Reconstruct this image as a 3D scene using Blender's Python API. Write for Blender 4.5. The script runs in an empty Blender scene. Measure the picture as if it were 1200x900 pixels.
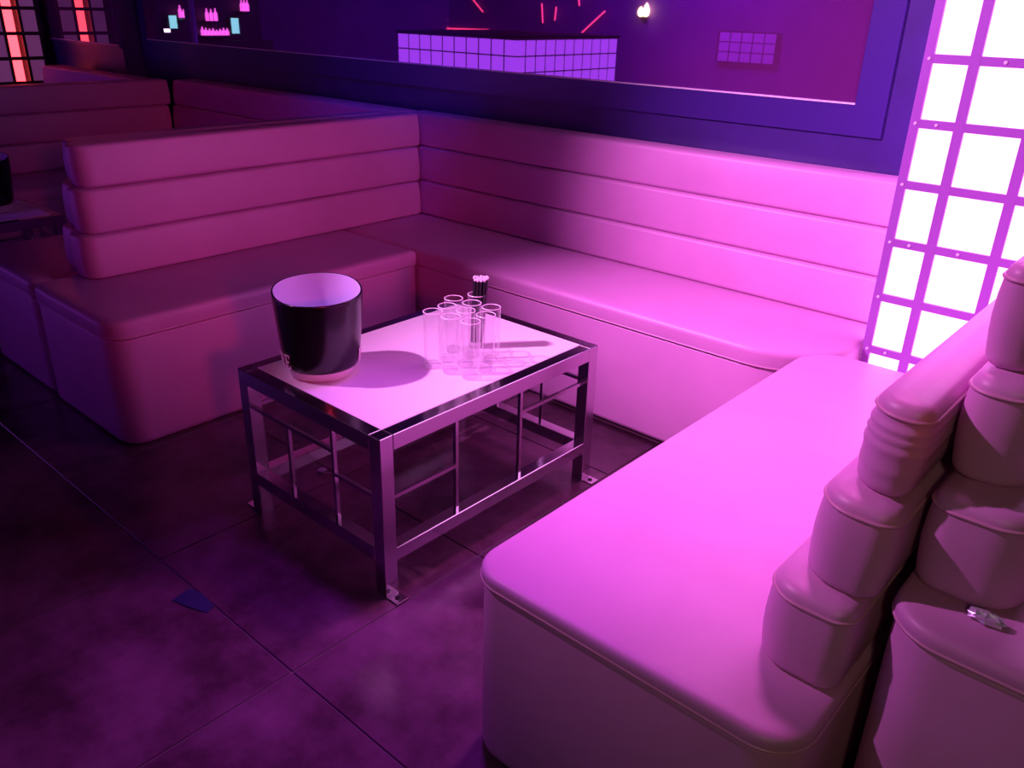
import bpy, math, random
from mathutils import Vector, Matrix
random.seed(7)
S = bpy.context.scene
COL = S.collection
PI = math.pi

# ------------------------------------------------------------------ camera
YAW, PITCH, ROLL, FPX, CAMH = 0.71923, 0.42453, 0.02697, 980.24, 1.363
cam_d = bpy.data.cameras.new('camera'); cam = bpy.data.objects.new('camera', cam_d); COL.objects.link(cam)
cam_d.sensor_width = 36.0; cam_d.lens = FPX / 1200.0 * 36.0; cam_d.clip_start = 0.02
_F = Vector((-math.sin(YAW)*math.cos(PITCH), math.cos(YAW)*math.cos(PITCH), -math.sin(PITCH)))
_R = Vector((math.cos(YAW), math.sin(YAW), 0)); _U = _R.cross(_F)
_r = math.cos(ROLL)*_R + math.sin(ROLL)*_U; _u = -math.sin(ROLL)*_R + math.cos(ROLL)*_U
M = Matrix((( _r.x, _u.x, -_F.x, 0), (_r.y, _u.y, -_F.y, 0), (_r.z, _u.z, -_F.z, CAMH), (0, 0, 0, 1)))
cam.matrix_world = M
S.camera = cam

# ------------------------------------------------------------------ world, lights, exposure
S.view_settings.view_transform = 'Standard'; S.view_settings.look = 'None'
S.view_settings.exposure = 0.0; S.view_settings.gamma = 1.0; S.view_settings.use_curve_mapping = False
w = bpy.data.worlds.new('night_air'); S.world = w; w.use_nodes = True
w.node_tree.nodes['Background'].inputs[0].default_value = (0.25, 0.06, 0.55, 1)
w.node_tree.nodes['Background'].inputs[1].default_value = 0.006

def aim(o, target):
    d = Vector(target) - o.location
    o.rotation_euler = d.to_track_quat('-Z', 'Y').to_euler()
def spot(name, loc, target, color, energy, deg, blend, size=0.06):
    l = bpy.data.lights.new(name, 'SPOT'); l.color = color; l.energy = energy
    l.spot_size = math.radians(deg); l.spot_blend = blend; l.shadow_soft_size = size
    o = bpy.data.objects.new(name, l); COL.objects.link(o); o.location = loc; aim(o, target); return o
def area(name, loc, target, color, energy, sx, sy):
    l = bpy.data.lights.new(name, 'AREA'); l.shape = 'RECTANGLE'; l.size = sx; l.size_y = sy
    l.color = color; l.energy = energy
    o = bpy.data.objects.new(name, l); COL.objects.link(o); o.location = loc; aim(o, target); return o
# magenta stage spot hung over the aisle on the left, thrown across the table into the far corner
spot('magenta_ceiling_spot', (-2.70, 0.13, 2.72), (-0.62, 2.40, 0.55), (1.0, 0.31, 0.95), 940, 52, 1.0, 0.05)
# pink spot over the mirror wall, thrown forward along the right hand wing
spot('pink_wall_spot', (-1.15, 2.55, 2.90), (-0.62, 1.35, 0.44), (1.0, 0.18, 0.80), 130, 62, 0.9, 0.22)
# crimson spot high on the right, washing the left hand sofa
spot('crimson_wall_spot', (1.9, -0.35, 1.72), (-2.9, 1.90, 0.55), (1.0, 0.03, 0.11), 175, 23, 1.0, 0.12)
# violet ceiling washes over aisle and wall, plus an added fill for the far room
spot('violet_ceiling_wash', (-1.5, 1.5, 2.9), (-1.12, 0.85, 0), (0.48, 0.03, 1.0), 150, 38, 1.0, 0.15)
spot('blue_wall_spot', (-2.6, 1.6, 2.9), (-3.3, 2.86, 1.00), (0.05, 0.03, 1.0), 60, 36, 1.0, 0.1)
area('violet_far_room_fill', (-6.0, -3.2, 2.9), (-7.0, -4.6, 1.3), (0.36, 0.01, 1.0), 230, 2.0, 0.6)  # added to tint the room that the mirror shows
spot('violet_booth_spot', (-4.6, 0.6, 2.9), (-4.22, 1.15, 0.45), (0.45, 0.05, 1.0), 18, 20, 0.6, 0.08)
# weak warm fill added behind the photographer, unseen
spot('warm_fill_spot', (0.9, -1.6, 2.4), (-0.12, 1.05, 0.62), (1.0, 0.78, 0.42), 38, 34, 1.0, 0.15)

S.cycles.transparent_max_bounces = 48
# ------------------------------------------------------------------ node helpers
def mat(name, color, rough=0.5, metal=0.0, spec=0.5, noise=None, bump=None, coat=0.0):
    """noise=(scale, colour2, detail, lo, hi); bump=(scale, strength, distance)"""
    m = bpy.data.materials.new(name); m.use_nodes = True
    nt = m.node_tree; b = nt.nodes['Principled BSDF']
    b.inputs['Base Color'].default_value = (*color, 1); b.inputs['Roughness'].default_value = rough
    b.inputs['Metallic'].default_value = metal; b.inputs['Specular IOR Level'].default_value = spec
    b.inputs['Coat Weight'].default_value = coat
    tc = nt.nodes.new('ShaderNodeTexCoord')
    geo = nt.nodes.new('ShaderNodeNewGeometry')
    if noise:
        sc, c2, det, lo, hi = noise
        n = nt.nodes.new('ShaderNodeTexNoise'); n.inputs['Scale'].default_value = sc; n.inputs['Detail'].default_value = det
        n.inputs['Roughness'].default_value = 0.62
        nt.links.new(geo.outputs['Position'], n.inputs['Vector'])
        r = nt.nodes.new('ShaderNodeValToRGB'); r.color_ramp.elements[0].position = lo; r.color_ramp.elements[1].position = hi
        r.color_ramp.elements[0].color = (*color, 1); r.color_ramp.elements[1].color = (*c2, 1)
        nt.links.new(n.outputs['Fac'], r.inputs['Fac']); nt.links.new(r.outputs['Color'], b.inputs['Base Color'])
    if bump:
        bs = [bump] if not isinstance(bump, list) else bump
        prev = None
        for sc, st, di in bs:
            n2 = nt.nodes.new('ShaderNodeTexNoise'); n2.inputs['Scale'].default_value = sc; n2.inputs['Detail'].default_value = 4
            nt.links.new(geo.outputs['Position'], n2.inputs['Vector'])
            bp = nt.nodes.new('ShaderNodeBump'); bp.inputs['Strength'].default_value = st; bp.inputs['Distance'].default_value = di
            nt.links.new(n2.outputs['Fac'], bp.inputs['Height'])
            if prev: nt.links.new(prev.outputs['Normal'], bp.inputs['Normal'])
            prev = bp
        nt.links.new(prev.outputs['Normal'], b.inputs['Normal'])
    return m
def emit(name, color, strength, rough=0.35):
    m = bpy.data.materials.new(name); m.use_nodes = True
    b = m.node_tree.nodes['Principled BSDF']
    b.inputs['Base Color'].default_value = (0.5, 0.5, 0.5, 1); b.inputs['Roughness'].default_value = rough
    b.inputs['Emission Color'].default_value = (*color, 1); b.inputs['Emission Strength'].default_value = strength
    return m
def thin_glass(name, tint=(0.97, 0.97, 0.97), base=0.04, edge=0.75, power=3.0, rough=0.02, glint=0.5):
    """clear thin wall: see-through face on, bright and glossy towards its edges"""
    m = bpy.data.materials.new(name); m.use_nodes = True; nt = m.node_tree
    for n in list(nt.nodes):
        if n.type == 'BSDF_PRINCIPLED': nt.nodes.remove(n)
    out = nt.nodes['Material Output']
    t = nt.nodes.new('ShaderNodeBsdfTransparent'); t.inputs[0].default_value = (*tint, 1)
    g = nt.nodes.new('ShaderNodeBsdfGlossy'); g.inputs['Roughness'].default_value = rough
    df = nt.nodes.new('ShaderNodeBsdfTranslucent'); df.inputs[0].default_value = (0.95, 0.93, 0.95, 1)  # white mixed into the edges stands in for light they catch
    hz = nt.nodes.new('ShaderNodeMixShader'); hz.inputs[0].default_value = glint
    nt.links.new(g.outputs[0], hz.inputs[1]); nt.links.new(df.outputs[0], hz.inputs[2])
    lw = nt.nodes.new('ShaderNodeLayerWeight'); lw.inputs[0].default_value = 0.5
    p = nt.nodes.new('ShaderNodeMath'); p.operation = 'POWER'; p.inputs[1].default_value = power
    nt.links.new(lw.outputs['Facing'], p.inputs[0])
    mr = nt.nodes.new('ShaderNodeMapRange'); mr.inputs['To Min'].default_value = base; mr.inputs['To Max'].default_value = edge
    nt.links.new(p.outputs[0], mr.inputs['Value'])
    mx = nt.nodes.new('ShaderNodeMixShader')
    nt.links.new(mr.outputs[0], mx.inputs[0]); nt.links.new(t.outputs[0], mx.inputs[1]); nt.links.new(hz.outputs[0], mx.inputs[2])
    nt.links.new(mx.outputs[0], out.inputs['Surface'])
    return m

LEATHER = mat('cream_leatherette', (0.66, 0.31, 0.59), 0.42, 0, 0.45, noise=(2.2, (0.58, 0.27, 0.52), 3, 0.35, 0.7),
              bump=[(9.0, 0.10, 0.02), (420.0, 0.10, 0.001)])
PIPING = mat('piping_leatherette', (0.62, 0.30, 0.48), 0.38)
TILE = mat('brown_stone_tile', (0.070, 0.030, 0.048), 0.25, 0, 0.5, noise=(3.4, (0.24, 0.105, 0.19), 7, 0.38, 0.72),
           bump=[(5.0, 0.12, 0.012), (60.0, 0.06, 0.002)])
GROUT = mat('grout', (0.16, 0.12, 0.13), 0.7)
WALLP = mat('dark_violet_lacquered_panel', (0.052, 0.020, 0.20), 0.36, 0, 0.45, noise=(5, (0.040, 0.016, 0.15), 4, 0.35, 0.7))
FRAMEM = mat('dark_violet_frame_lacquer', (0.048, 0.018, 0.20), 0.30, 0, 0.5)
DARKWALL = mat('black_violet_plaster', (0.14, 0.06, 0.20), 0.7, noise=(2, (0.10, 0.04, 0.15), 4, 0.3, 0.7))
CEIL = mat('black_ceiling_paint', (0.02, 0.015, 0.03), 0.8)
STEEL = mat('polished_steel', (0.62, 0.60, 0.62), 0.17, 1.0, bump=(25.0, 0.02, 0.002))
BARM = mat('satin_lattice_metal', (0.42, 0.17, 0.58), 0.38, 0.35)
WHITEGLASS = mat('white_back_painted_glass', (0.86, 0.84, 0.86), 0.09, 0, 0.5)
BLACKPL = mat('gloss_black_bucket', (0.006, 0.005, 0.008), 0.22, 0, 0.5)
WHITEPL = mat('white_bucket_liner', (0.62, 0.60, 0.80), 0.35)
LETTER = mat('silver_white_letter_print', (0.85, 0.83, 0.88), 0.4)
FOOTCLEAR = mat('frosted_clear_base', (0.80, 0.78, 0.82), 0.25)
GLASS = thin_glass('thin_clear_glass', (0.985, 0.975, 0.985), 0.05, 0.75, 2.2)
GLASSBASE = thin_glass('thick_glass_base', (0.97, 0.95, 0.97), 0.10, 0.7, 1.6, 0.05, 0.7)
STRAWM = mat('black_straw_plastic', (0.012, 0.010, 0.014), 0.3)
TIPM = mat('lit_straw_end', (0.85, 0.83, 0.86), 0.5)  # open straw ends painted pale, as if catching light
BLACKM = mat('matt_black_plastic', (0.012, 0.010, 0.014), 0.5)
PINKPANE = emit('pink_backlit_acrylic', (1.0, 0.34, 0.97), 3.6)
VIOLETPANE = emit('violet_backlit_acrylic', (0.38, 0.055, 0.86), 1.9)
GHOSTPANE = emit('dim_violet_ghost_glow', (0.30, 0.08, 0.9), 0.13)
LAVPANE = emit('lavender_acrylic_pane', (0.42, 0.10, 0.42), 0.20)
REDTUBE = emit('red_neon_tube', (1.0, 0.055, 0.075), 5.0)
REDLED = emit('red_led', (1.0, 0.04, 0.12), 2.6)
FLAME = emit('warm_lamp_glow', (1.0, 0.62, 0.30), 14.0)
CYAN = emit('teal_screen', (0.25, 0.75, 0.75), 2.0)
WHITELED = emit('white_led', (1.0, 0.8, 1.0), 6.0)
BOTTLEPINK = emit('pink_glow_bottle_glass', (1.0, 0.12, 0.75), 2.2)  # shelf light put into the bottles as their own glow
CLEARPANE = thin_glass('clear_acrylic_pane', (0.96, 0.93, 0.95), 0.05, 0.5, 3)
BLACKBAR = mat('black_lattice_metal', (0.012, 0.010, 0.012), 0.45)
def mirror_mat():
    m = mat('smoked_mirror_glass', (0.50, 0.44, 0.56), 0.015, 1.0)
    nt = m.node_tree; b = nt.nodes['Principled BSDF']; out = nt.nodes['Material Output']
    d = nt.nodes.new('ShaderNodeBsdfDiffuse'); d.inputs[0].default_value = (0.75, 0.12, 0.78, 1)
    mx = nt.nodes.new('ShaderNodeMixShader'); mx.inputs[0].default_value = 0.14
    nt.links.new(b.outputs[0], mx.inputs[1]); nt.links.new(d.outputs[0], mx.inputs[2]); nt.links.new(mx.outputs[0], out.inputs['Surface'])
    return m
MIRROR = mirror_mat()

# ------------------------------------------------------------------ object helpers
LOC = {}
def thing(name, label, cat, loc=(0, 0, 0), group=None):
    o = bpy.data.objects.new(name, None); COL.objects.link(o); o.location = loc
    o.empty_display_size = 0.05
    o['label'] = label; o['category'] = cat
    if group: o['group'] = group
    LOC[o] = Vector(loc); return o
def obj(name, geo, m, parent=None, smooth=False, label=None):
    """geo = (verts, faces) in world coordinates"""
    v, f = geo
    base = LOC[parent] if parent is not None else None
    if base is None:
        n = len(v); base = Vector((sum(p[0] for p in v)/n, sum(p[1] for p in v)/n, min(p[2] for p in v)))
    me = bpy.data.meshes.new(name)
    org = base if parent is None else Vector((sum(p[0] for p in v)/len(v), sum(p[1] for p in v)/len(v), sum(p[2] for p in v)/len(v)))
    me.from_pydata([(p[0]-org.x, p[1]-org.y, p[2]-org.z) for p in v], [], f); me.validate(); me.update()
    import bmesh
    bm = bmesh.new(); bm.from_mesh(me); bmesh.ops.recalc_face_normals(bm, faces=bm.faces); bm.to_mesh(me); bm.free()
    me.materials.append(m)
    if smooth:
        me.shade_smooth()
        if smooth != True: me.set_sharp_from_angle(angle=math.radians(smooth))
    o = bpy.data.objects.new(name, me); COL.objects.link(o)
    LOC[o] = org.copy()
    if parent is not None:
        o.parent = parent; o.location = org - base
    else: o.location = org
    if label: o['label'] = label
    return o
def tag(o, label, cat, group=None):
    o['label'] = label; o['category'] = cat
    if group: o['group'] = group
    return o
def struct(o): o['kind'] = 'structure'; return o

def join(*gs):
    V, Fc = [], []
    for v, f in gs:
        k = len(V); V += list(v); Fc += [tuple(i+k for i in q) for q in f]
    return V, Fc
def box(x0, x1, y0, y1, z0, z1):
    v = [(x, y, z) for z in (z0, z1) for y in (y0, y1) for x in (x0, x1)]
    return v, [(0,2,3,1), (4,5,7,6), (0,1,5,4), (2,6,7,3), (0,4,6,2), (1,3,7,5)]
def bbox(x0, x1, y0, y1, z0, z1, b=0.003):
    """box with bevelled edges"""
    b = min(b, (x1-x0)*.45, (y1-y0)*.45, (z1-z0)*.45)
    return pad_geo(rrect(x0, x1, y0, y1, [b]*4, 1), z0, z1, b, b, seg=1, grow=0)
class Outline:
    """rounded rectangle whose outline can be offset; mp maps it to plan coordinates"""
    def __init__(self, x0, x1, y0, y1, r, n=6, mp=None): self.a = (x0, x1, y0, y1, r, n); self.mp = mp
    def ring(self, off=0.0):
        x0, x1, y0, y1, r, n = self.a
        x0, x1, y0, y1 = x0-off, x1+off, y0-off, y1+off; out = []
        C = [((x0, y0), 180, (1, 1)), ((x1, y0), 270, (-1, 1)), ((x1, y1), 0, (-1, -1)), ((x0, y1), 90, (1, -1))]
        for k, ((cx, cy), a0, (sx, sy)) in enumerate(C):
            rr = max(r[k] + off, 2e-4); ox, oy = cx + sx*rr, cy + sy*rr
            for i in range(n+1):
                a = math.radians(a0 + 90*i/n); out.append((ox + rr*math.cos(a), oy + rr*math.sin(a)))
        if self.mp:
            q = [self.mp(*p) for p in out]
            ar = sum(q[i-1][0]*q[i][1]-q[i][0]*q[i-1][1] for i in range(len(q)))
            out = q if ar > 0 else q[::-1]
        return out
def rrect(x0, x1, y0, y1, r, n=6, mp=None): return Outline(x0, x1, y0, y1, r, n, mp)
def pad_geo(poly, z0, z1, rt, rb, seg=5, grow=0.0, lean=(0, 0), crown=0.0, wrinkle=0):
    """upholstered block: outline extruded from z0 to z1, edges rounded, sides swelling by grow"""
    prof = []
    for i in range(seg+1):
        a = PI/2*i/seg; prof.append((-(rb - rb*math.sin(a)), z0 + rb - rb*math.cos(a)))
    if wrinkle:
        for k in range(1, 24):
            t = k/24.0; prof.append((grow*math.sin(PI*t) + wrinkle*math.sin(t*31 + 2*math.sin(t*9))*min(1, t*1.6), z0 + rb + (z1-rt-z0-rb)*t))
    for t in (() if wrinkle else (0.25, 0.5, 0.75)):
        if grow: prof.append((grow*math.sin(PI*t), z0 + rb + (z1-rt-z0-rb)*t))
    for i in range(seg+1):
        a = PI/2*i/seg; prof.append((-(rt - rt*math.cos(a)), z1 - rt + rt*math.sin(a)))
    if seg > 1: prof.append((-(rt + .010), z1 + crown))
    H = z1 - z0; V, Fc = [], []
    for off, z in prof:
        k = (z-z0)/H
        for p in poly.ring(off): V.append((p[0] + lean[0]*k, p[1] + lean[1]*k, z))
    n = len(V)//len(prof); R = len(prof)
    for r in range(R-1):
        for i in range(n):
            j = (i+1) % n; Fc.append((r*n+i, r*n+j, (r+1)*n+j, (r+1)*n+i))
    Fc.append(tuple((R-1)*n+i for i in range(n))); Fc.append(tuple(reversed(range(n))))
    return V, Fc
def ring_tube(poly, z, r, off=0.0, lean=(0, 0), n=6):
    V, Fc = [], []
    for k in range(n):
        a = 2*PI*k/n
        V += [(p[0]+lean[0], p[1]+lean[1], z + r*math.sin(a)) for p in poly.ring(off + r*math.cos(a))]
    m = len(V)//n
    for k in range(n):
        for i in range(m):
            j = (i+1) % m; k2 = (k+1) % n; Fc.append((k*m+i, k*m+j, k2*m+j, k2*m+i))
    return V, Fc
def tube(p0, p1, r, n=10, r1=None):
    p0, p1 = Vector(p0), Vector(p1); d = (p1-p0).normalized()
    a = d.orthogonal().normalized(); b = d.cross(a); r1 = r if r1 is None else r1
    V = [tuple(p0 + a*r*math.cos(2*PI*k/n) + b*r*math.sin(2*PI*k/n)) for k in range(n)]
    V += [tuple(p1 + a*r1*math.cos(2*PI*k/n) + b*r1*math.sin(2*PI*k/n)) for k in range(n)]
    return V, [(k, (k+1) % n, n+(k+1) % n, n+k) for k in range(n)] + [tuple(reversed(range(n))), tuple(range(n, 2*n))]
def lathe(prof, cx, cy, n=40, closed=False):
    """prof = [(r, z)...]"""
    V = [(cx + r*math.cos(2*PI*k/n), cy + r*math.sin(2*PI*k/n), z) for r, z in prof for k in range(n)]
    Fc = [(i*n+k, i*n+(k+1) % n, (i+1)*n+(k+1) % n, (i+1)*n+k) for i in range(len(prof)-1) for k in range(n)]
    if prof[0][0] > 1e-6 and not closed: Fc.append(tuple(reversed(range(n))))
    if prof[-1][0] > 1e-6 and not closed: Fc.append(tuple(range((len(prof)-1)*n, len(prof)*n)))
    return V, Fc

# ------------------------------------------------------------------ the room
YW = 2.86                      # mirror plane
XC = -0.78                     # left edge of the lit column
struct(obj('floor', box(-11.2, 3.2, -5.2, 3.3, -0.10, -0.004), GROUT))
floor = bpy.data.objects['floor']
TX, TY, TS = -1.2966, 0.7631, 0.5996
def tile_mesh():
    g = pad_geo(rrect(-TS/2+.0022, TS/2-.0022, -TS/2+.0022, TS/2-.0022, [.002]*4, 1), -0.012, 0.0, 0.0015, 0.0, seg=1)
    me = bpy.data.meshes.new('tile'); me.from_pydata(g[0], [], g[1]); me.materials.append(TILE); return me
TM = tile_mesh()
for i in range(-8, 4):
    for j in range(-3, 4):
        o = bpy.data.objects.new('tile', TM); COL.objects.link(o); o.parent = floor
        p = Vector((TX + (i+.5)*TS, TY + (j+.5)*TS, 0.0 + random.uniform(-.0006, .0002)))
        o.location = p - LOC[floor]
struct(obj('ceiling', box(-11.2, 3.2, -5.2, 3.3, 3.0, 3.1), CEIL))
struct(obj('wall_front', box(-11.2, 3.2, -5.2, -5.0, 0, 3.0), DARKWALL))
struct(obj('wall_left', box(-11.2, -11.0, -5.0, 3.3, 0, 3.0), DARKWALL))
struct(obj('wall_right', box(3.0, 3.2, -5.0, 3.3, 0, 3.0), DARKWALL))
XS = -5.9                      # further left the wall stands forward
struct(obj('wall_back', box(XS, 3.0, 2.862, 3.3, 0, 3.0), WALLP))
struct(obj('wall_back_step', box(-11.0, XS, 2.73, 3.3, 0, 3.0), WALLP))
bpy.data.objects['wall_back_step'].name = 'wall_back.001'

def framed_mirror(name, x0, x1, z0, z1, yw, fw, label, sides=('bottom', 'top', 'right', 'left')):
    """mirror glass in a mitred frame whose face slopes in towards the glass"""
    t = thing(name, label, 'mirror', ((x0+x1)/2, yw, z0))
    obj('mirror_glass', box(x0+.002, x1-.002, yw, yw+.006, z0+.002, z1-.002), MIRROR, t)
    ya, yb = yw - .003, yw - .005      # outer lip, inner lip
    def seg(i0, i1, o0, o1):           # inner edge pair, outer edge pair as (x,z)
        v = [(i0[0], yb, i0[1]), (i1[0], yb, i1[1]), (o1[0], ya, o1[1]), (o0[0], ya, o0[1]),
             (i0[0], yw+.004, i0[1]), (i1[0], yw+.004, i1[1]), (o1[0], yw+.008, o1[1]), (o0[0], yw+.008, o0[1])]
        return v, [(0,1,2,3), (4,7,6,5), (0,4,5,1), (3,2,6,7), (0,3,7,4), (1,5,6,2)]
    I = dict(bl=(x0, z0), br=(x1, z0), tr=(x1, z1), tl=(x0, z1))
    O = dict(bl=(x0-fw, z0-fw), br=(x1+fw, z0-fw), tr=(x1+fw, z1+fw), tl=(x0-fw, z1+fw))
    for s, a, b in (('bottom', 'bl', 'br'), ('right', 'br', 'tr'), ('top', 'tr', 'tl'), ('left', 'tl', 'bl')):
        if s in sides: obj('frame_rail', seg(I[a], I[b], O[a], O[b]), FRAMEM, t)
    # thin pale strip standing in for the highlight on the lower inner edge
    if 'bottom' in sides:
        obj('edge_highlight', box(x0, x1, yb-.003, yb+.006, z0-.0015, z0+.003), LETTER, t)
    return t
framed_mirror('wall_mirror', XS+.12, -1.058, 1.101, 2.5, YW-.005, 0.098,
              'wide smoked wall mirror in dark violet mitred frame above the lit corner sofa')
framed_mirror('wall_mirror', -8.6, XS-.02, 1.06, 2.5, 2.72, 0.02,
              'smoked wall mirror beside the column with a red neon tube', sides=('bottom', 'top'))

# ------------------------------------------------------------------ lattice light columns
ROWP, ROWH, ROW0 = 0.1675, 0.144, 0.4365-0.1675*2      # pane bottoms: ... 0.29(.4365-.1465)
def column_faces(t, axis, c, a_edges, z_top, pane_mat, bar_mat, outward, bolts=True, pane_choice=None, zrow0=0.101):
    """lattice on one face of a column. axis 'x': face spans x at y=c; axis 'y': spans y at x=c. outward = +-1 along the other axis"""
    def bx(a0, a1, d0, d1, z0, z1):
        lo, hi = sorted((c + outward*d0, c + outward*d1))
        return box(a0, a1, lo, hi, z0, z1) if axis == 'x' else box(lo, hi, a0, a1, z0, z1)
    cols = a_edges                                   # list of (pane a0, a1)
    amin, amax = cols[0][0], cols[-1][1]
    e = 0.022
    rows = []; z = zrow0
    while z + ROWH < z_top: rows.append((z, z+ROWH)); z += ROWP
    # vertical bars
    xs = [amin - e] + [cols[i][1] for i in range(len(cols))]; xe = [cols[0][0]] + [cols[i+1][0] for i in range(len(cols)-1)] + [amax + e]
    for a0, a1 in zip(xs, xe): obj('upright_bar', bx(a0, a1, 0, .010, 0, z_top), bar_mat, t)
    zs = [0] + [r[1] for r in rows]; ze = [r[0] for r in rows] + [z_top]
    for z0, z1 in zip(zs, ze):
        for (a0, a1) in cols: obj('cross_bar', bx(a0, a1, 0, .0095, z0, z1), bar_mat, t)
    for ci, (a0, a1) in enumerate(cols):
        for z0, z1 in rows:
            pm = pane_choice(ci) if pane_choice else pane_mat
            obj('light_pane', bx(a0-.002, a1+.002, -.008, -.003, z0-.002, z1+.002), pm, t)
    if bolts:
        for k, (z0, z1) in enumerate(zip(zs[1:], ze[1:])):
            zc = (z0+z1)/2
            pts = [amin - e*.45] + ([amin + .045] if k % 2 == 1 else []) + ([cols[1][0] + .06] if k % 3 == 0 else [])
            for a in pts:
                if axis == 'x':
                    ctr = Vector((a, c + outward*.010, zc)); d = Vector((0, outward, 0))
                else:
                    ctr = Vector((c + outward*.010, a, zc)); d = Vector((outward, 0, 0))
                obj('bolt', join(tube(ctr - d*.001, ctr + d*.0018, .0045, 8), tube(ctr + d*.0018, ctr + d*.0032, .0045, 8, .0022)), LETTER, t)

def pane_cols(a, widths, gap=0.027, edge=0.022):
    out = []; x = a + edge
    for wd in widths: out.append((x, x+wd)); x += wd + gap
    return out, x - gap + edge
cols, XEND = pane_cols(XC, [.090, .139, .139, .139, .139, .090])
YCOL = 2.55
t = thing('light_column', 'tall lattice light column of glowing pink panes beside the sofas', 'light column', ((XC+XEND)/2, 2.70, 0))
obj('core', box(XC+.012, XEND-.012, YCOL+.012, 2.868, 0, 2.99), mat('column_core_paint', (.5, .45, .5), .6), t)
column_faces(t, 'x', YCOL, cols, 2.99, PINKPANE, BARM, -1)
scols, _ = pane_cols(YCOL+.012, [.115, .115], .026, .022)
column_faces(t, 'y', XC, scols, 2.99, PINKPANE, BARM, -1, bolts=False)

# far column with the red tube, standing by the third booth (face towards +x)
XF = -7.0
fc, fend = pane_cols(2.30-.022, [.095, .100, .100], .020, .022)
t = thing('light_column', 'black lattice column with a glowing red neon tube behind its middle panes', 'light column', (XF-.15, 2.48, 0))
yA, yB = fc[0][0]-.022, fc[-1][1]+.022
obj('core', join(box(XF-.30, XF-.20, yA, yB, 0, 2.99), box(XF-.20, XF-.012, yA, fc[1][0]-.012, 0, 2.99), box(XF-.20, XF-.012, fc[1][1]+.012, yB, 0, 2.99)), BLACKBAR, t)
column_faces(t, 'y', XF, fc, 2.99, LAVPANE, BLACKBAR, 1, bolts=False, pane_choice=lambda i: CLEARPANE if i == 1 else LAVPANE)
yt = (fc[1][0]+fc[1][1])/2
obj('neon_tube', tube((XF-.07, yt, .05), (XF-.07, yt, 2.95), .040, 14), REDTUBE, t, smooth=40, label='glowing red neon tube')

# ------------------------------------------------------------------ sofas
ZS, ZM = 0.4426, 0.378
def sofa(name, label, mp, seat, tiers, z0=0.0, lid=0.0645, body_in=0.004, group=None, rt=.012, wrinkle=0):
    """mp maps (u, v) -> (x, y).  seat = (u0,u1,v0,v1,radii); tiers = list of (u0,u1,v0,v1,radii,zlow,zhigh,lean_u)"""
    u0, u1, v0, v1, rr = seat
    cx, cy = mp((u0+u1)/2, (v0+v1)/2)
    t = thing(name, label, 'sofa', (cx, cy, z0), group)
    top = z0 + ZS; seam = top - lid
    P = rrect(u0, u1, v0, v1, rr, 10, mp); Pi = rrect(u0+body_in, u1-body_in, v0+body_in, v1-body_in, rr, 10, mp)
    obj('seat_base', pad_geo(Pi, z0 + .004, seam - .001, 0.006, 0.022, seg=3), LEATHER, t, smooth=True)
    c = obj('seat_cushion', pad_geo(P, seam, top, min(.022, lid*.48), .007, seg=5, crown=.002), LEATHER, t, smooth=True)
    obj('piping', ring_tube(P, seam + .006, .0032, off=-.001), PIPING, c, smooth=True)
    for (a0, a1, b0, b1, r2, zl, zh, ln) in tiers:
        Q = rrect(a0, a1, b0, b1, r2, 8, mp)
        o0 = mp(0, 0); o1 = mp(ln, 0); le = (o1[0]-o0[0], o1[1]-o0[1])
        k = obj('back_roll', pad_geo(Q, z0+zl, z0+zh, rt, .016, seg=5, grow=.004, lean=le, crown=.003, wrinkle=wrinkle if zl > .74 else 0), LEATHER, t, smooth=True)
        f = (zh-.022-zl)/(zh-zl)
        if rt > .015: obj('piping', ring_tube(Q, z0+zh-.021, .0030, off=.0005, lean=(le[0]*f, le[1]*f)), PIPING, k, smooth=True)
    return t
T1, T2, T3 = (ZS+.0025, .597), (.5995, .752), (.7545, .898)
# left wing: front faces +x
LX = -2.505
mpL = lambda u, v: (LX - u, v)
def wing_tiers(ye, y1, b=.586, cut=(0, 0, 0)):
    R = [.055, .030, .012, .012]
    return [(.452, b, ye, y1+cut[0], R, *T1, .012), (.470, b, ye+.02, y1+cut[1], R, *T2, .012), (.489, b, ye+.04, y1+cut[2], R, *T3, .014)]
sofa('corner_sofa', 'crimson lit leatherette sofa wing facing the ice bucket end of the table', mpL,
     (0, .600, .977, 2.245, [.085, .05, .006, .006]), wing_tiers(1.13, 2.69, cut=(.0, .016, .036)))
# back section: front faces -y ; u -> +y, v -> x
BY = 2.248
mpB = lambda u, v: (v, BY + u)
sofa('corner_sofa', 'bright pink lit leatherette sofa section along the mirror wall', mpB,
     (0, .600, -3.105, XC-.006, [.006, .006, .012, .25]),
     [(.445, .590, -3.105, XC-.006, [.012]*4, *T1, .012), (.463, .590, -3.105, XC-.006, [.012]*4, *T2, .012),
      (.482, .590, -3.105, XC-.006, [.012]*4, *T3, .014)])
# right wing: front faces -x
RX = -0.8785
mpR = lambda u, v: (RX + u, v)
sofa('corner_sofa', 'glossy pink leatherette sofa wing ending in stacked round back rolls', mpR,
     (0, .633, .885, 2.385, [.075, .075, .02, .13]),
     [(.4885, .625, 1.020, 2.530, [.060, .032, .012, .012], *T1, .004), (.5225, .640, 1.055, 2.530, [.060, .032, .012, .012], *T2, .008),
      (.5560, .640, 1.090, 2.530, [.050, .028, .012, .012], *T3, .010)], lid=.030, rt=.020, wrinkle=.0016)
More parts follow.
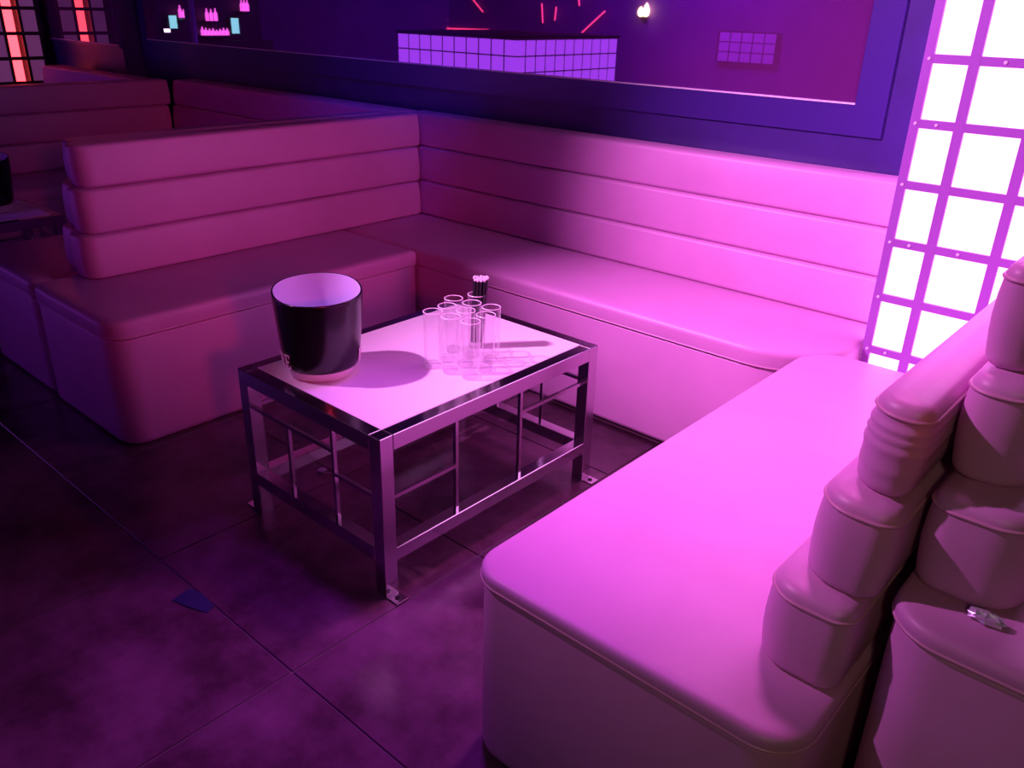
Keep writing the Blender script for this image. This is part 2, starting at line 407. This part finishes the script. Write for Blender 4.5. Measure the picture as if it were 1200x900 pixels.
# neighbour booth on the raised platform, back to back with the right wing
PH = 0.18
struct(obj('floor_platform', box(-0.226, 3.0, 0.98, 2.535, -0.004, PH-.002), TILE))
bpy.data.objects['floor_platform'].name = 'floor.001'
mpN = lambda u, v: (0.408 - u, v)
sofa('booth_sofa', 'leatherette sofa on the raised platform, back to back with the stacked roll wing', mpN,
     (0, .630, 1.025, 2.535, [.075, .085, .02, .02]),
     [(.485, .624, 1.115, 2.530, [.060, .036, .012, .012], *T1, .0), (.520, .626, 1.172, 2.530, [.060, .036, .012, .012], *T2, .002),
      (.552, .626, 1.205, 2.530, [.040, .028, .012, .012], *T3, .002)], z0=PH, lid=.030, rt=.020)
# neighbour booth on the left, back to back with the left wing
mpM = lambda u, v: (-3.715 + u, v)
sofa('booth_sofa', 'dark unlit sofa wing back to back with the crimson lit wing', mpM,
     (0, .603, .985, 2.165, [.085, .05, .006, .006]), wing_tiers(1.16, 2.62, b=.586, cut=(0, .016, .036)))
mpB2 = lambda u, v: (v, 2.17 + u)
sofa('booth_sofa', 'dark sofa section along the mirror wall in the neighbouring booth', mpB2,
     (0, .640, -5.175, -3.112, [.012]*4),
     [(.452, .640, -5.175, -3.112, [.012]*4, *T1, .012), (.470, .640, -5.175, -3.112, [.012]*4, *T2, .012), (.489, .640, -5.175, -3.112, [.012]*4, *T3, .014)])
mpW = lambda u, v: (-4.705 - u, v)
sofa('booth_sofa', 'dark sofa wing behind the small lit table of the neighbouring booth', mpW,
     (0, .600, .70, 2.165, [.085, .05, .012, .012]), wing_tiers(.86, 2.62, cut=(0, .016, .036)))
mpB3 = lambda u, v: (v, 1.98 + u)
sofa('booth_sofa', 'red tinged sofa section beside the red neon column', mpB3,
     (0, .640, -6.65, -5.32, [.012]*4),
     [(.452, .640, -6.65, -5.32, [.012]*4, *T1, .012), (.470, .640, -6.65, -5.32, [.012]*4, *T2, .012), (.489, .640, -6.65, -5.32, [.012]*4, *T3, .014)])

# ------------------------------------------------------------------ coffee tables
AX, AY, AW, AL, AZ = -1.3352, 1.0705, 0.594, 0.839, 0.4503
def low_table(label, x1, y0, wd, ln, z, feet=True):
    """steel frame table; x1 = +x side, y0 = near side"""
    x0, y1 = x1 - wd, y0 + ln; cx, cy = (x0+x1)/2, (y0+y1)/2
    t = thing('low_table', label, 'table', (cx, cy, 0))
    L = .040; RH = .042
    for sx, sy in ((0, 0), (1, 0), (0, 1), (1, 1)):
        xa = x0 if sx == 0 else x1-L; ya = y0 if sy == 0 else y1-L
        lg = obj('leg', bbox(xa, xa+L, ya, ya+L, 0, z, .0015), STEEL, t)
        if feet:
            xa2 = x1 if sx else x0-.038
            fp = obj('foot_plate', bbox(xa2, xa2+.038, ya+.001, ya+L-.001, 0.0004, .004, .001), STEEL, t)
            c = (xa2+.019, ya+L/2)
            obj('screw', lathe([(.0075, .004), (.0065, .0065), (.0, .0068)], c[0], c[1], 10), BLACKM, fp)
    # top rim
    def rail(p, a0, a1, b0, b1, z0, z1): obj(p, bbox(a0, a1, b0, b1, z0, z1, .0015), STEEL, t)
    rail('top_rail', x0+L, x1-L, y0, y0+L, z-RH, z); rail('top_rail', x0+L, x1-L, y1-L, y1, z-RH, z)
    rail('top_rail', x0, x0+L, y0+L, y1-L, z-RH, z); rail('top_rail', x1-L, x1, y0+L, y1-L, z-RH, z)
    zb0, zb1 = .096, .134
    for ya in (y0+.001, y1-L+.001): rail('bottom_rail', x0+L, x1-L, ya, ya+L-.002, zb0, zb1)
    for xa in (x0+.001, x1-L+.001): rail('bottom_rail', xa, xa+L-.002, y0+L, y1-L, zb0, zb1)
    obj('glass_top', bbox(x0+L-.002, x1-L+.002, y0+L-.002, y1-L+.002, z-.012, z+.0015, .001), WHITEGLASS, t, label='glossy white glass top')
    # lattice of thin rods, the same pattern turned half round on the opposite side
    r = .005
    def rod(p0, p1):
        a = [min(p0[i], p1[i]) - r for i in range(3)]; b = [max(p0[i], p1[i]) + r for i in range(3)]
        obj('lattice_rod', box(a[0], b[0], a[1], b[1], a[2], b[2]), STEEL, t)
    zt, zu, zl, zb = z-RH-r, .335, .270, zb1+r
    for s in (0, 1):
        f = (lambda dx, dy, zz: (x1-dx, y0+dy, zz)) if s == 0 else (lambda dx, dy, zz: (x0+dx, y1-dy, zz))
        o = L/2
        # long side
        rod(f(o, .264, zb), f(o, .264, zt)); rod(f(o, .514, zb), f(o, .514, zt))
        rod(f(o, L+r, zl), f(o, .264-2*r, zl)); rod(f(o, .514+2*r, zu), f(o, ln-L-r, zu))
        # short side
        rod(f(.208, o, zb), f(.208, o, zt)); rod(f(.403, o, zb), f(.403, o, zu-2*r))
        rod(f(L+r, o, zl), f(.208-2*r, o, zl)); rod(f(.208+2*r, o, zu), f(wd-L-r, o, zu))
    return t
low_table('steel lattice low table with white glass top carrying bucket and glasses', AX, AY, AW, AL, AZ)
low_table('small steel table with pale top in the dark neighbouring booth', -4.02, 0.63, .46, .839, AZ, feet=False)
ZT = AZ + .0015

# ------------------------------------------------------------------ ice bucket
def bucket(cx, cy, z, h, rb, rt, label, letters=True):
    t = thing('ice_bucket', label, 'ice bucket', (cx, cy, z))
    n = 64
    slope_dir = math.atan2(cy, cx)          # high side away from the aisle
    def surf(rad, k, zz, top=False):
        a = 2*PI*k/n
        sq = 1 + .018*math.cos(4*(a-.35))*(1 if top else .4)
        dz = .010*math.cos(a - 2.45) if top else 0
        return (cx + rad*sq*math.cos(a), cy + rad*sq*math.sin(a), zz + dz)
    zb = z + .024
    def shell(profile):
        V, Fc = [], []
        for rad, zz, top in profile: V += [surf(rad, k, zz, top) for k in range(n)]
        for i in range(len(profile)-1):
            for k in range(n): Fc.append((i*n+k, i*n+(k+1) % n, (i+1)*n+(k+1) % n, (i+1)*n+k))
        return V, Fc
    H = h - .024
    R = lambda f: rb + (rt-rb)*f**.8
    out = [(rb*.30, zb, False), (rb-.012, zb, False), (rb-.004, zb+.003, False), (rb, zb+.010, False)] + [(R(f), zb+H*f, f > .97) for f in (.15, .3, .45, .6, .75, .88)]
    out += [(rt-.0005, zb+H-.004, True), (rt-.001, zb+H-.001, True), (rt-.003, zb+H, True), (rt-.0055, zb+H-.001, True)]
    obj('shell', shell(out), BLACKPL, t, smooth=True)
    inn = [(rt-.0055, zb+H-.001, True), (rt-.006, zb+H-.006, True)] + [(R(f)-.006, zb+H*f, False) for f in (.85, .6, .3, .1)] + [(rb-.02, zb+.008, False), (.002, zb+.008, False)]
    obj('liner', shell(inn), WHITEPL, t, smooth=True, label='white inside of the bucket')
    obj('base_ring', lathe([(rb-.034, z), (rb-.016, z+.0005), (rb-.013, z+.004), (rb-.012, zb-.001), (rb-.034, zb-.001)], cx, cy, 48, True), FOOTCLEAR, t, smooth=40, label='pale frosted base ring')
    if letters:
        G = dict(E=[(0, .006, 0, .04), (-.003, .003, 0, .003), (-.003, .003, .037, .04), (.004, .018, 0, .003), (.004, .018, .037, .04), (.015, .018, .003, .009), (.015, .018, .031, .037), (.006, .013, .0185, .0215), (.0115, .013, .016, .024)],
                 R=[(0, .006, 0, .04), (-.003, .009, 0, .003), (-.003, .003, .037, .04), (.006, .015, .037, .04), (.013, .018, .022, .038), (.006, .015, .019, .022), (.011, .015, .010, .020), (.014, .019, 0, .011)],
                 B=[(0, .006, 0, .04), (-.003, .003, 0, .003), (-.003, .003, .037, .04), (.006, .015, .037, .04), (.013, .018, .023, .038), (.006, .016, .019, .022), (.014, .0195, .003, .019), (.006, .016, 0, .003)])
        def glyph(ch, a0, zl):
            V, Fc = [], []
            for (s0, s1, h0, h1) in G[ch]:
                m = 4; k0 = len(V)
                for i in range(m+1):
                    for hh in (h0, h1):
                        zz = zl + hh; f = max(0, (zz-zb)/H); rad = R(f)*1.006 + .0035
                        a = a0 + (s0 + (s1-s0)*i/m)/rad
                        V.append((cx + rad*math.cos(a), cy + rad*math.sin(a), zz))
                for i in range(m): Fc.append((k0+2*i, k0+2*i+2, k0+2*i+3, k0+2*i+1))
            o = obj('letter', (V, Fc), LETTER, t)
            sm = o.modifiers.new('thickness', 'SOLIDIFY'); sm.thickness = .001
        vis = math.atan2(-cy, -cx)          # towards the aisle
        glyph('E', vis - 1.03, zb+.012); glyph('R', vis - 1.29, zb+.012); glyph('B', vis + 1.13, zb+.012)
    return t
bucket(-1.752, 1.222, ZT, .230, .099, .118, 'black ice bucket with white inside standing on the white glass table')
bucket(-4.33, 1.275, ZT, .230, .099, .118, 'black bucket on the table in the dark neighbouring booth', letters=False)

# ------------------------------------------------------------------ glasses
GH, GR = .160, .0262
def tumbler_geo():
    o = lathe([(GR*.86, .0), (GR*.90, .002), (GR*.91, .010), (GR*.95, GH*.5), (GR, GH-.0006)], 0, 0, 32, True)
    base = lathe([(.001, .0008), (GR*.82, .0008), (GR*.855, .003), (GR*.855, .009), (GR*.7, .0128), (.001, .0122)], 0, 0, 32, True)
    rim = lathe([(GR+.0002, GH-.0012), (GR+.0004, GH+.0002), (GR-.0008, GH+.0008), (GR-.0018, GH+.0002), (GR-.0016, GH-.0012)], 0, 0, 32, True)
    return o, base, rim
gw, gb, gr_ = tumbler_geo()
def me_of(name, g, m):
    me = bpy.data.meshes.new(name); me.from_pydata(g[0], [], g[1]); me.materials.append(m); me.shade_smooth(); return me
RIM = mat('glass_rim_glint', (0.9, 0.88, 0.9), 0.15, 0, 0.8)  # rim painted white in place of the glint on clear glass
MW, MB, MR = me_of('tumbler_wall', gw, GLASS), me_of('tumbler_base', gb, GLASSBASE), me_of('tumbler_rim', gr_, RIM)
def tumbler(x, y, label, group=None):
    t = thing('tumbler', label, 'glass', (x, y, ZT+.0002), group)
    for nm, me in (('glass_wall', MW), ('glass_base', MB), ('rim', MR)):
        o = bpy.data.objects.new(nm, me); COL.objects.link(o); o.parent = t
    return t
GPOS = [(-1.436, 1.470), (-1.498, 1.459), (-1.561, 1.452), (-1.443, 1.535), (-1.505, 1.521), (-1.567, 1.512), (-1.475, 1.590), (-1.537, 1.578), (-1.601, 1.570)]
for k, (x, y) in enumerate(GPOS):
    row = ('row nearest the ice bucket', 'middle row of the cluster', 'row nearest the straw glass')[k // 3]
    end = ('round roll wing side', 'middle place', 'crimson wing side')[k % 3]
    tumbler(x, y, 'empty highball glass, ' + row + ', ' + end, 'highball glasses on the table')
SX, SY = -1.580, 1.642
tumbler(SX, SY, 'clear highball glass holding a bundle of black straws')
straws = []
for ringn, rad, off in ((1, 0, 0), (6, .0078, 0), (12, .0155, .26)):
    for k in range(ringn):
        a = 2*PI*k/ringn + off
        p0 = Vector((SX + rad*.95*math.cos(a), SY + rad*.95*math.sin(a), ZT+.0165))
        p1 = p0 + Vector((.010 + rad*.28*math.cos(a), .006 + rad*.28*math.sin(a), .192 + random.uniform(-.002, .003)))
        t = thing('drinking_straw', 'black drinking straw in the glass behind the glass cluster', 'straw', tuple(p0), 'black straws in the glass')
        obj('straw_tube', tube(p0, p1, .0033, 8), STRAWM, t, smooth=40)
        obj('straw_tip', tube(p1 - (p1-p0).normalized()*.004, p1 + Vector((0, 0, .0012)), .0036, 8), TIPM, t, label='pale open straw end')
# bottle cap on the floor
cap = thing('metal_disc', 'small round metal disc lying on the floor under the table', 'disc', (-1.961, 1.338, 0))
obj('disc_edge', lathe([(.017, .0008), (.0175, .003), (.0165, .007), (.014, .0085)], -1.961, 1.338, 21), STEEL, cap, smooth=40)
obj('disc_face', lathe([(.0138, .0086), (.012, .0095), (.001, .0097)], -1.961, 1.338, 21), LETTER, cap, smooth=40)

# scrap of blue paper on the floor and crumpled wrapper on the neighbouring seat
P = [(x-.115, y-.178) for x, y in [(-1.60, .880), (-1.61, .935), (-1.565, .945), (-1.505, .940), (-1.495, .915), (-1.545, .895)]]
n = len(P)
tag(obj('paper_scrap', ([(x, y, .0004) for x, y in P] + [(x, y, .0012 + .002*(k % 2)) for k, (x, y) in enumerate(P)],
    [tuple(reversed(range(n))), tuple(range(n, 2*n))] + [(k, (k+1) % n, n+(k+1) % n, n+k) for k in range(n)]), mat('navy_paper', (.02, .03, .10), .6)),
    'small dark blue paper scrap lying on the floor tiles', 'paper')
V, Fc = [], []
rg = random.Random(3); R_, Cc = 7, 12
for i in range(R_):
    for k in range(Cc):
        ph = PI*i/(R_-1); a = 2*PI*k/Cc; q = 1 + rg.uniform(-.35, .35)
        V.append((-.108 + .022*q*math.sin(ph)*math.cos(a), 1.098 + .010*q*math.sin(ph)*math.sin(a), .6263 + max(0, .007 - .007*q*math.cos(ph))))
for i in range(R_-1):
    for k in range(Cc): Fc.append((i*Cc+k, i*Cc+(k+1) % Cc, (i+1)*Cc+(k+1) % Cc, (i+1)*Cc+k))
tag(obj('crumpled_wrapper', (V, Fc), mat('pale_foil', (.75, .72, .85), .25, .5)), 'crumpled pale foil wrapper on the raised sofa seat below its rolls', 'wrapper')

# ------------------------------------------------------------------ across the room: what the mirror shows
def light_counter(label, x0, x1, y0, y1, ztop, nx, ny, pane, maxrows=9):
    """counter clad in a lattice of glowing panes on its +y and +x faces"""
    t = thing('light_counter', label, 'counter', ((x0+x1)/2, (y0+y1)/2, 0))
    obj('body', box(x0, x1-.02, y0, y1-.02, 0, ztop-.03), BLACKBAR, t)
    obj('counter_top', bbox(x0-.01, x1+.01, y0-.01, y1+.01, ztop-.028, ztop, .004), BLACKBAR, t)
    b = .011
    rows = []; z = ztop - .035
    while z - .14 > .03: rows.append((z-.132, z)); z -= .144
    rows = rows[:maxrows]
    dx = (x1-x0)/nx; dy = (y1-y0)/ny
    for (z0, z1) in rows:
        for i in range(nx): obj('light_pane', box(x0+i*dx+b, x0+(i+1)*dx-b, y1-.018, y1-.010, z0, z1), pane, t)
        for j in range(ny): obj('light_pane', box(x1-.018, x1-.010, y0+j*dy+b, y0+(j+1)*dy-b, z0, z1), pane, t)
    return t
light_counter('violet glowing lattice counter across the room, seen in the wide mirror', -7.10, -5.45, -2.05, -0.45, 1.11, 10, 11, VIOLETPANE)
YF = -4.98
def wall_hit(px, py):                  # where the mirrored view of a pixel meets the front wall
    d = _F + _r*(px-600)/FPX + _u*(450-py)/FPX
    tt = (2*YW - YF)/d.y
    return Vector((d.x*tt, YF, CAMH + d.z*tt))
def left_hit(px, py, X=-10.98):
    d = _F + _r*(px-600)/FPX + _u*(450-py)/FPX
    tt = X/d.x
    return Vector((X, 2*YW - d.y*tt, CAMH + d.z*tt))
for (a, b, lab) in (((555, -2), (568, 14), 'short slanting red neon stick on the front wall'), ((684, 38), (711, 13), 'long slanting red neon stick on the front wall'),
                    ((637, 4), (638, 27), 'upright pink red neon stick on the front wall'), ((654, 8), (652, 24), 'short upright red neon stick on the front wall'),
                    ((680, -4), (681, 7), 'stubby red neon stick high on the front wall'), ((515, 33), (574, 35), 'long level red neon stick on the front wall'),
                    ):
    pa, pb = wall_hit(*a), wall_hit(*b); q = Vector((0, .03, 0))
    t = thing('neon_stick', lab, 'neon light', tuple((pa+pb)/2))
    obj('glow_tube', tube(pa+q, pb+q, .011, 8), REDLED, t)
    obj('bracket', join(tube(pa*.8+pb*.2, pa*.8+pb*.2+q, .008, 6), tube(pa*.2+pb*.8, pa*.2+pb*.8+q, .008, 6)), BLACKM, t)
# red LED letters (they read the right way round in the mirror)
t = thing('led_sign', 'small red LED letter sign on the front wall', 'sign', tuple(wall_hit(518, 27)))
obj('sign_board', (lambda p: box(p.x-.16, p.x+.16, YF-.01, YF+.012, p.z-.07, p.z+.07))(wall_hit(518, 27)), BLACKM, t)
def stroke(a, b):
    pa, pb = wall_hit(*a), wall_hit(*b); q = Vector((0, .018, 0)); return tube(pa+q, pb+q, .006, 6)
for segs in ([((512, 31), (513, 24)), ((513, 24), (516, 30)), ((516, 30), (517, 23))],
             [((521, 23), (519, 24)), ((519, 24), (519, 27)), ((519, 27), (521, 28)), ((521, 28), (521, 31)), ((521, 31), (518, 31))],
             [((523, 31), (523, 23)), ((523, 23), (526, 23)), ((523, 27), (525, 27)), ((523, 31), (526, 31))]):
    obj('led_letter', join(*[stroke(a, b) for a, b in segs]), REDLED, t)
# dim glowing panel standing in for a faint ghost reflection
pc = wall_hit(877, 56)
t = thing('ghost_reflection', 'dim violet lattice panel standing in for a ghost reflection in the wide mirror', 'light box', (pc.x, YF, pc.z-.17))
obj('ghost_backing', box(pc.x-.42, pc.x+.42, YF-.01, YF+.05, pc.z-.19, pc.z+.19), BLACKBAR, t)
for i in range(5):
    for j in range(3): obj('light_pane', box(pc.x-.40+i*.16+.008, pc.x-.40+(i+1)*.16-.008, YF+.045, YF+.056, pc.z-.18+j*.12+.006, pc.z-.18+(j+1)*.12-.006), GHOSTPANE, t)
# lamp
p = wall_hit(757, 17)
t = thing('wall_lamp', 'small warm wall lamp with two glowing petals on the front wall', 'lamp', tuple(p))
obj('back_plate', tube(p + Vector((0, -.01, -.04)), p + Vector((0, .02, -.04)), .05, 14), STEEL, t)
for sx, hz in ((-.045, .10), (.045, .15)):
    obj('glow_petal', lathe([(.004, p.z-.03), (.035, p.z-.01), (.045, p.z+hz*.3), (.03, p.z+hz*.7), (.003, p.z+hz)], p.x+sx, p.y+.055, 14), FLAME, t, smooth=True)
# back bar on the left wall
t = thing('back_bar', 'tall dark back bar with lit shelves on the far left wall', 'bar shelf', (-10.86, -.45, 0))
obj('cabinet', box(-11.0, -10.72, -1.35, .45, 0, .85), BLACKM, t); obj('bar_back', box(-11.0, -10.97, -1.35, .45, .85, 2.4), BLACKM, t)
def bshelf(pa, pb):
    A, B = left_hit(*pa), left_hit(*pb); y0, y1 = sorted((A.y, B.y)); z = (A.z+B.z)/2
    obj('shelf', box(-10.99, -10.74, y0, y1, z-.025, z), BLACKM, t); return y0, y1, z
for (pa, pb, n, hh) in (((231, 41), (264, 41), 8, .10), ((236, 24.5), (251, 24), 3, .16), ((205, 20.5), (218, 20.5), 3, .14), ((277, 13), (287, 13), 3, .14)):
    y0, y1, z = bshelf(pa, pb)
    for k in range(n):
        y = y0 + (y1-y0)*(k+.5)/n
        b = thing('bottle', 'small pink glowing bottle standing on the far back bar', 'bottle', (-10.86, y, z), 'bottles on the back bar')
        h2 = hh*random.uniform(.75, 1.15)
        obj('glass_body', lathe([(.02, z+.0005), (.024, z+.006), (.024, z+h2*.55), (.009, z+h2*.75), (.009, z+h2*.93)], -10.86, y, 10), BOTTLEPINK, b, smooth=True)
        obj('stopper', lathe([(.010, z+h2*.93), (.010, z+h2), (.002, z+h2*1.01)], -10.86, y, 8), BLACKM, b)
for (px, py, wx, hy, mt, nm, lab) in ((200, 25.5, .10, .15, CYAN, 'till_screen', 'small teal till screen left on the back bar wall'), (272.5, 30, .11, .19, CYAN, 'till_screen', 'larger teal till screen beside the pink bottles'),
                                   (193, 35.5, .08, .04, WHITELED, 'status_light', 'tiny white light strip under a till screen')):
    p = left_hit(px, py)
    s = thing(nm, lab, 'screen' if nm != 'status_light' else 'light', (-10.90, p.y, p.z-hy/2))
    obj('housing', bbox(-10.975, -10.90, p.y-wx/2-.008, p.y+wx/2+.008, p.z-hy/2-.008, p.z+hy/2+.008, .004), BLACKM, s)
    obj('display', box(-10.902, -10.896, p.y-wx/2, p.y+wx/2, p.z-hy/2, p.z+hy/2), mt, s)
# dance pole
d = _F + _r*(224-600)/FPX + _u*(450-20)/FPX
tt = 8.6; k = tt/math.hypot(d.x, d.y)
px_, py_ = d.x*k, 2*YW - d.y*k
t = thing('dance_pole', 'slim violet lit pole rising from floor to ceiling across the room', 'pole', (px_, py_, 0))
obj('pole_tube', tube((px_, py_, .02), (px_, py_, 2.98), .045, 16), mat('violet_pole', (.35, .18, .8), .3, .3), t, smooth=40)
obj('floor_flange', lathe([(.12, 0), (.12, .012), (.06, .03)], px_, py_, 20), STEEL, t)
obj('ceiling_flange', lathe([(.06, 2.96), (.12, 2.985), (.12, 3.0)], px_, py_, 20), STEEL, t)
